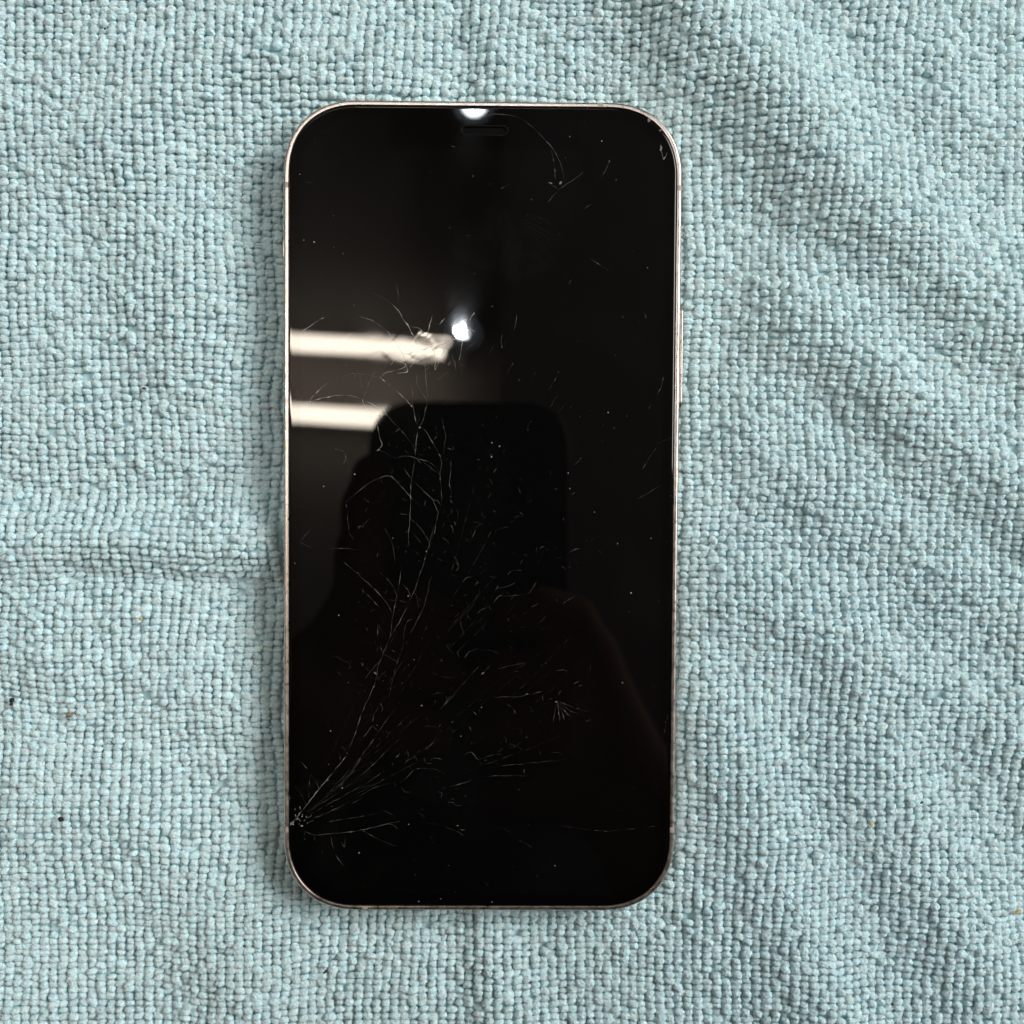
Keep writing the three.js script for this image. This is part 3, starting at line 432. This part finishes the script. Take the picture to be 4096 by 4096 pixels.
for (const f of [['b', 585, 738, 0.35, 0.8, -0.4], ['b', 660, 735, 0.5, 0.9, 1.3], ['b', 1345, 248, 0.7, 1.1, 1.3], ['b', 1438, 470, 0.55, 1.3, 1.4], ['b', 1434, 330, 0.5, 0.8, 0.4], ['b', 1462, 545, 0.4, 0.8, 0.9], ['h', 628, 112, 0.35, 0.6, 0], ['c', 1152, 820, 0.28, 0.34, 0.4], ['c', 1215, 985, 0.5, 0.7, 0.3], ['e', 872, 1338, 0.35, 0.9, -0.6], ['g', 228, 1050, 0.7, 1.2, 0.6], ['g', 206, 855, 0.3, 0.5, 1.2], ['c', 1240, 255, 0.4, 0.5, 0], ['d', 190, 1130, 0.4, 0.5, 1], ['c', 895, 1160, 0.3, 0.8, 0.4], ['f', 400, 1500, 0.25, 0.6, 0.3], ['g', 1230, 140, 0.35, 0.5, 0.2], ['f', 60, 1340, 0.3, 0.8, 0.5]]) flake(f[0], f[1], f[2], f[3], f[4], f[5], crackMats[f[0] === 'c' && f[1] === 1152 ? 2 : 1]);

for (let k = 0; k < 22; k++) { const a = rr(-0.35, 1.25), R = 6 + 150 * rnd() ** 1.6; flake('g', 214 + Math.cos(a) * R, 1052 - Math.sin(a) * R, rr(0.12, 0.35), rr(0.2, 0.7), a + rr(-0.4, 0.4), crackMats[k % 3 ? 1 : 2]); }   // crushed glass round the impact
// ------------------------------------------------------------------ crumbs and lint on the towel
function crumb(u, v, w, l, turn, color, label, name = 'crumb', category = 'crumb') {
  const p = onPlane(u, v, 0.0042), g = new THREE.IcosahedronGeometry(1, 2), a = g.attributes.position, o = rr(0, 50);
  for (let k = 0; k < a.count; k++) { const x = a.getX(k), y = a.getY(k), z = a.getZ(k), s = 1 + 0.55 * n3(x * 1.3 + o, y * 1.3, z * 1.3); a.setXYZ(k, x * s * l / 2, y * s * Math.min(w, l) * 0.45, z * s * w / 2); }
  g.computeVertexNormals();
  const t = part(numbered(name), g, new THREE.MeshStandardMaterial({ color, roughness: 0.8 }), scene); t.userData = { label, category };
  t.position.set(p.x, cloth(p.x, p.z) + 0.0022, p.z); t.rotation.y = turn; t.scale.setScalar(1.25);
}
const MM = 0.001;
crumb(58, 2796, 0.6 * MM, 0.8 * MM, 0.2, lin(0.015, 0.011, 0.01), 'larger black crumb of a touching pair on the towel beside the phone');
crumb(56, 2811, 0.5 * MM, 0.5 * MM, 1, lin(0.02, 0.018, 0.016), 'smaller black crumb of a touching pair on the towel beside the phone');
crumb(266, 3259, 0.7 * MM, 0.9 * MM, -0.3, lin(0.018, 0.012, 0.012), 'single dark brown crumb on the towel below the pair of black crumbs');
crumb(290, 2852, 0.7 * MM, 1.3 * MM, 0.5, lin(0.22, 0.17, 0.13), 'tan speck on the towel near the pair of black crumbs');
crumb(155, 2912, 0.3 * MM, 0.3 * MM, 0, lin(0.14, 0.07, 0.06), 'tiny reddish brown grain on the towel below the tan speck');
crumb(573, 2471, 0.5 * MM, 0.6 * MM, 0, lin(0.5, 0.38, 0.17), 'pale yellow crumb on the towel level with the lower cracks');
crumb(3466, 3281, 0.5 * MM, 0.6 * MM, 0, lin(0.62, 0.43, 0.15), 'yellow crumb on the towel beyond the power button side of the phone');
crumb(4060, 3637, 0.5 * MM, 1.1 * MM, 0.5, lin(0.6, 0.46, 0.18), 'long yellow crumb at the outer towel edge past the power button side');
crumb(584, 1555, 0.35 * MM, 0.7 * MM, -0.2, lin(0.13, 0.05, 0.045), 'dark red grain on the towel level with the mirrored tubes');
crumb(1305, 3878, 0.35 * MM, 0.8 * MM, 0.8, lin(0.06, 0.03, 0.02), 'brown sliver on the towel below the phone');
crumb(3665, 3192, 0.35 * MM, 0.6 * MM, 0.3, lin(0.05, 0.06, 0.06), 'small grey grain on the towel past the power button side');
crumb(429, 125, 0.3 * MM, 0.3 * MM, 0, lin(0.03, 0.03, 0.03), 'tiny black grain on the towel above the phone on its mute switch side');
{ const pts = [[3520, 1836], [3552, 1914], [3606, 1960], [3668, 1988], [3700, 1990], [3762, 1982]].map(([u, v]) => { const p = onPlane(u, v, 0.0055); return new THREE.Vector3(p.x, cloth(p.x, p.z) + 0.0019, p.z); });
  const m = part('hair', new THREE.TubeGeometry(new THREE.CatmullRomCurve3(pts), 60, 0.00003, 5), new THREE.MeshStandardMaterial({ color: lin(0.03, 0.025, 0.02), roughness: 0.5 }), scene); m.userData = { label: 'thin dark hair curling over the wrinkled towel', category: 'hair' }; }

// ------------------------------------------------------------------ who takes the picture: mirrored as a dark shape in the glass
const BACK = camPos.y + 0.0035;                             // the back of the held phone, just above the lens
const at = (u, v, dy = 0) => { const p = mirror19(u, v, BACK); p.y += dy; return p; };
{
  const held = thing('held_phone', 'black phone held flat above the table, mirrored as a dark shape', 'phone');
  const c = at(883, 1141), w = 0.0715, l = 0.1467, r = 0.018, s = new THREE.Shape();
  s.moveTo(-w / 2 + r, -l / 2); s.lineTo(w / 2 - r, -l / 2); s.quadraticCurveTo(w / 2, -l / 2, w / 2, -l / 2 + r); s.lineTo(w / 2, l / 2 - r); s.quadraticCurveTo(w / 2, l / 2, w / 2 - r, l / 2); s.lineTo(-w / 2 + r, l / 2); s.quadraticCurveTo(-w / 2, l / 2, -w / 2, l / 2 - r); s.lineTo(-w / 2, -l / 2 + r); s.quadraticCurveTo(-w / 2, -l / 2, -w / 2 + r, -l / 2);
  const g = new THREE.ExtrudeGeometry(s, { depth: 0.006, bevelEnabled: true, bevelSize: 0.0008, bevelThickness: 0.0008, bevelSegments: 3 }); g.rotateX(-Math.PI / 2); g.translate(c.x, BACK + 0.0009, c.z);
  const black = new THREE.MeshStandardMaterial({ color: lin(0.012, 0.012, 0.014), roughness: 0.5 });
  part('body', g, black, held);
  const lens = new THREE.CylinderGeometry(0.0065, 0.007, 0.0015, 32, 1, true); lens.translate(camPos.x, BACK - 0.0007, camPos.z); part('lens_ring', lens, black, held);
}
function surface(bones, N, k, extra) {                      // skin over tapered capsules joined by a smooth minimum
  const lo = new THREE.Vector3(1e9, 1e9, 1e9), hi = lo.clone().negate();
  for (const [a, b, ra, rb] of bones) for (const [p, r] of [[a, ra], [b, rb]]) { lo.min(p.clone().subScalar(r + k + 0.006)); hi.max(p.clone().addScalar(r + k + 0.006)); }
  const c = lo.clone().add(hi).multiplyScalar(0.5), half = hi.clone().sub(lo).multiplyScalar(0.5), R = Math.max(half.x, half.y, half.z) * 1.06;
  const mc = new MarchingCubes(N, new THREE.MeshBasicMaterial(), false, false, 260000); mc.isolation = 0;
  const p = new THREE.Vector3(), ab = new THREE.Vector3(), ap = new THREE.Vector3(), h = N / 2;
  for (let z = 0; z < N; z++) for (let y = 0; y < N; y++) for (let x = 0; x < N; x++) {
    p.set((x - h) / h * R + c.x, (y - h) / h * R + c.y, (z - h) / h * R + c.z);
    let d = 1e9;
    for (const [a, b, ra, rb, sq] of bones) {
      ab.subVectors(b, a); ap.subVectors(p, a); const t = clamp(ap.dot(ab) / Math.max(ab.lengthSq(), 1e-12)); ap.addScaledVector(ab, -t); if (sq) ap.y *= sq;
      const e = ap.length() - (ra + (rb - ra) * t), hh = Math.max(k - Math.abs(d - e), 0) / k; d = Math.min(d, e) - hh * hh * k * 0.25;
    }
    mc.field[z * N * N + y * N + x] = -d;
  }
  mc.update();
  const n = mc.count, g = new THREE.BufferGeometry(), P = new Float32Array(n * 3), Q = new Float32Array(n * 3);
  for (let i = 0; i < n; i++) { for (let q = 0; q < 3; q++) { P[3 * i + q] = mc.positionArray[3 * i + q] * R + c.getComponent(q); Q[3 * i + q] = mc.normalArray[3 * i + q]; } }
  g.setAttribute('position', new THREE.BufferAttribute(P, 3)); g.setAttribute('normal', new THREE.BufferAttribute(Q, 3));
  const m = mergeVertices(g, 1e-5); m.computeVertexNormals(); return m;
}
{
  const V = (x, y, z) => new THREE.Vector3(x, y, z), person = thing('person', 'person in dark long sleeves bending over the table, both hands holding a phone', 'person');
  const hand = (wrist, knuck, fingers, thumb) => {
    const b = []; knuck.forEach((q) => b.push([wrist, q, 0.019, 0.0115])); for (let k = 0; k + 1 < knuck.length; k++) b.push([knuck[k], knuck[k + 1], 0.0115, 0.0115]);
    fingers.forEach((f, k) => { const c = [knuck[k], ...f]; for (let q = 0; q + 1 < c.length; q++) b.push([c[q], c[q + 1], 0.0098 - q * 0.0008, 0.0092 - q * 0.0008]); });
    const tb = [wrist.clone().lerp(knuck[0], 0.35), ...thumb]; for (let q = 0; q + 1 < tb.length; q++) b.push([tb[q], tb[q + 1], 0.013 - q * 0.0018, 0.0115 - q * 0.0015]);
    return surface(b, 76, 0.006);
  };
  // left hand: first finger along the phone's edge, the others folded under its back, thumb over the glass
  const lw = at(480, 1385, -0.012), lh = hand(lw, [at(672, 1178, -0.006), at(655, 1250, -0.010), at(648, 1320, -0.012), at(648, 1390, -0.012)],
    [[at(688, 1050, -0.003), at(694, 960, 0.000), at(702, 895, 0.003)], [at(735, 1140, -0.013), at(800, 1150, -0.011), at(845, 1165, -0.008)], [at(735, 1240, -0.014), at(805, 1255, -0.012), at(850, 1270, -0.008)], [at(720, 1350, -0.013), at(780, 1365, -0.011), at(815, 1375, -0.008)]],
    [at(610, 1330, 0.014), at(680, 1240, 0.021), at(740, 1180, 0.021)]);
  const rw = at(1260, 1640, -0.012), rh = hand(rw, [at(1100, 1240, -0.008), at(1120, 1320, -0.012), at(1130, 1400, -0.014), at(1135, 1480, -0.014)],
    [[at(1072, 1170, -0.008), at(1020, 1150, -0.012), at(970, 1155, -0.010)], [at(1030, 1270, -0.014), at(965, 1265, -0.012), at(920, 1275, -0.009)], [at(1035, 1360, -0.015), at(970, 1365, -0.013), at(925, 1375, -0.009)], [at(1040, 1470, -0.014), at(985, 1480, -0.012), at(950, 1485, -0.009)]],
    [at(1150, 1440, 0.014), at(1085, 1340, 0.021), at(1030, 1270, 0.021)]);
  const le = V(-0.31, 0.20, 0.25), re = V(0.27, 0.20, 0.32), ls = V(-0.20, 0.47, 0.24), rs = V(0.18, 0.47, 0.26), neck = V(-0.015, 0.55, 0.19), head = V(-0.025, 0.64, 0.13), chest = V(0, 0.38, 0.34), hip = V(0.02, 0.02, 0.62);
  const arm = (s, e, w, g) => [[s, e, 0.048 + g, 0.036 + g], [e, w, 0.037 + g, 0.024 + g]];
  const skinBody = surface([...arm(ls, le, lw, 0), ...arm(rs, re, rw, 0), [ls, rs, 0.05, 0.05], [neck, chest, 0.055, 0.12], [chest, hip, 0.125, 0.12], [neck, head, 0.052, 0.06]], 84, 0.03);
  const face = surface([[head, head.clone().add(V(0, 0.055, -0.03)), 0.072, 0.078], [head, head.clone().add(V(0, -0.035, -0.045)), 0.06, 0.045], [head.clone().add(V(0, -0.01, -0.075)), head.clone().add(V(0, -0.028, -0.098)), 0.011, 0.014], [head.clone().add(V(-0.079, 0.01, 0)), head.clone().add(V(-0.083, -0.02, -0.005)), 0.012, 0.009], [head.clone().add(V(0.079, 0.01, 0)), head.clone().add(V(0.083, -0.02, -0.005)), 0.012, 0.009]], 60, 0.012);
  part('body', mergeGeometries([skinBody, lh, rh, face]), new THREE.MeshPhysicalMaterial({ color: lin(0.15, 0.07, 0.05), roughness: 0.8, specularIntensity: 0.2 }), person);
  const cuffL = le.clone().lerp(lw, 0.86), cuffR = re.clone().lerp(rw, 0.86);
  part('shirt', surface([[ls, le, 0.056, 0.045], [le, cuffL, 0.046, 0.036], [rs, re, 0.056, 0.045], [re, cuffR, 0.046, 0.036], [ls, rs, 0.06, 0.06], [neck.clone().lerp(chest, 0.35), chest, 0.085, 0.135], [chest, hip, 0.138, 0.135]], 84, 0.03), new THREE.MeshPhysicalMaterial({ color: lin(0.012, 0.012, 0.014), roughness: 1, specularIntensity: 0.15 }), person);
  part('hair', surface([[head.clone().add(V(0, 0.055, 0.0)), head.clone().add(V(0, 0.085, -0.045)), 0.082, 0.066], [head.clone().add(V(0, 0.02, 0.04)), head.clone().add(V(0, 0.06, 0.03)), 0.06, 0.078]], 44, 0.02), new THREE.MeshStandardMaterial({ color: lin(0.012, 0.01, 0.009), roughness: 0.6 }), person);
  const leg = (sx) => surface([[hip.clone().add(V(sx * 0.09, 0, 0)), V(0.02 + sx * 0.11, -0.42, 0.62), 0.085, 0.06], [V(0.02 + sx * 0.11, -0.42, 0.62), V(0.02 + sx * 0.12, -0.84, 0.66), 0.06, 0.045], [V(0.02 + sx * 0.12, -0.86, 0.67), V(0.02 + sx * 0.13, -0.865, 0.52), 0.04, 0.035]], 56, 0.02);
  part('trousers', mergeGeometries([leg(-1), leg(1)]), new THREE.MeshStandardMaterial({ color: lin(0.02, 0.022, 0.03), roughness: 0.9 }), person);
}
scene.traverse((o) => { if (o.isMesh) o.castShadow = o.receiveShadow = true; });
renderer.render(scene, camera);
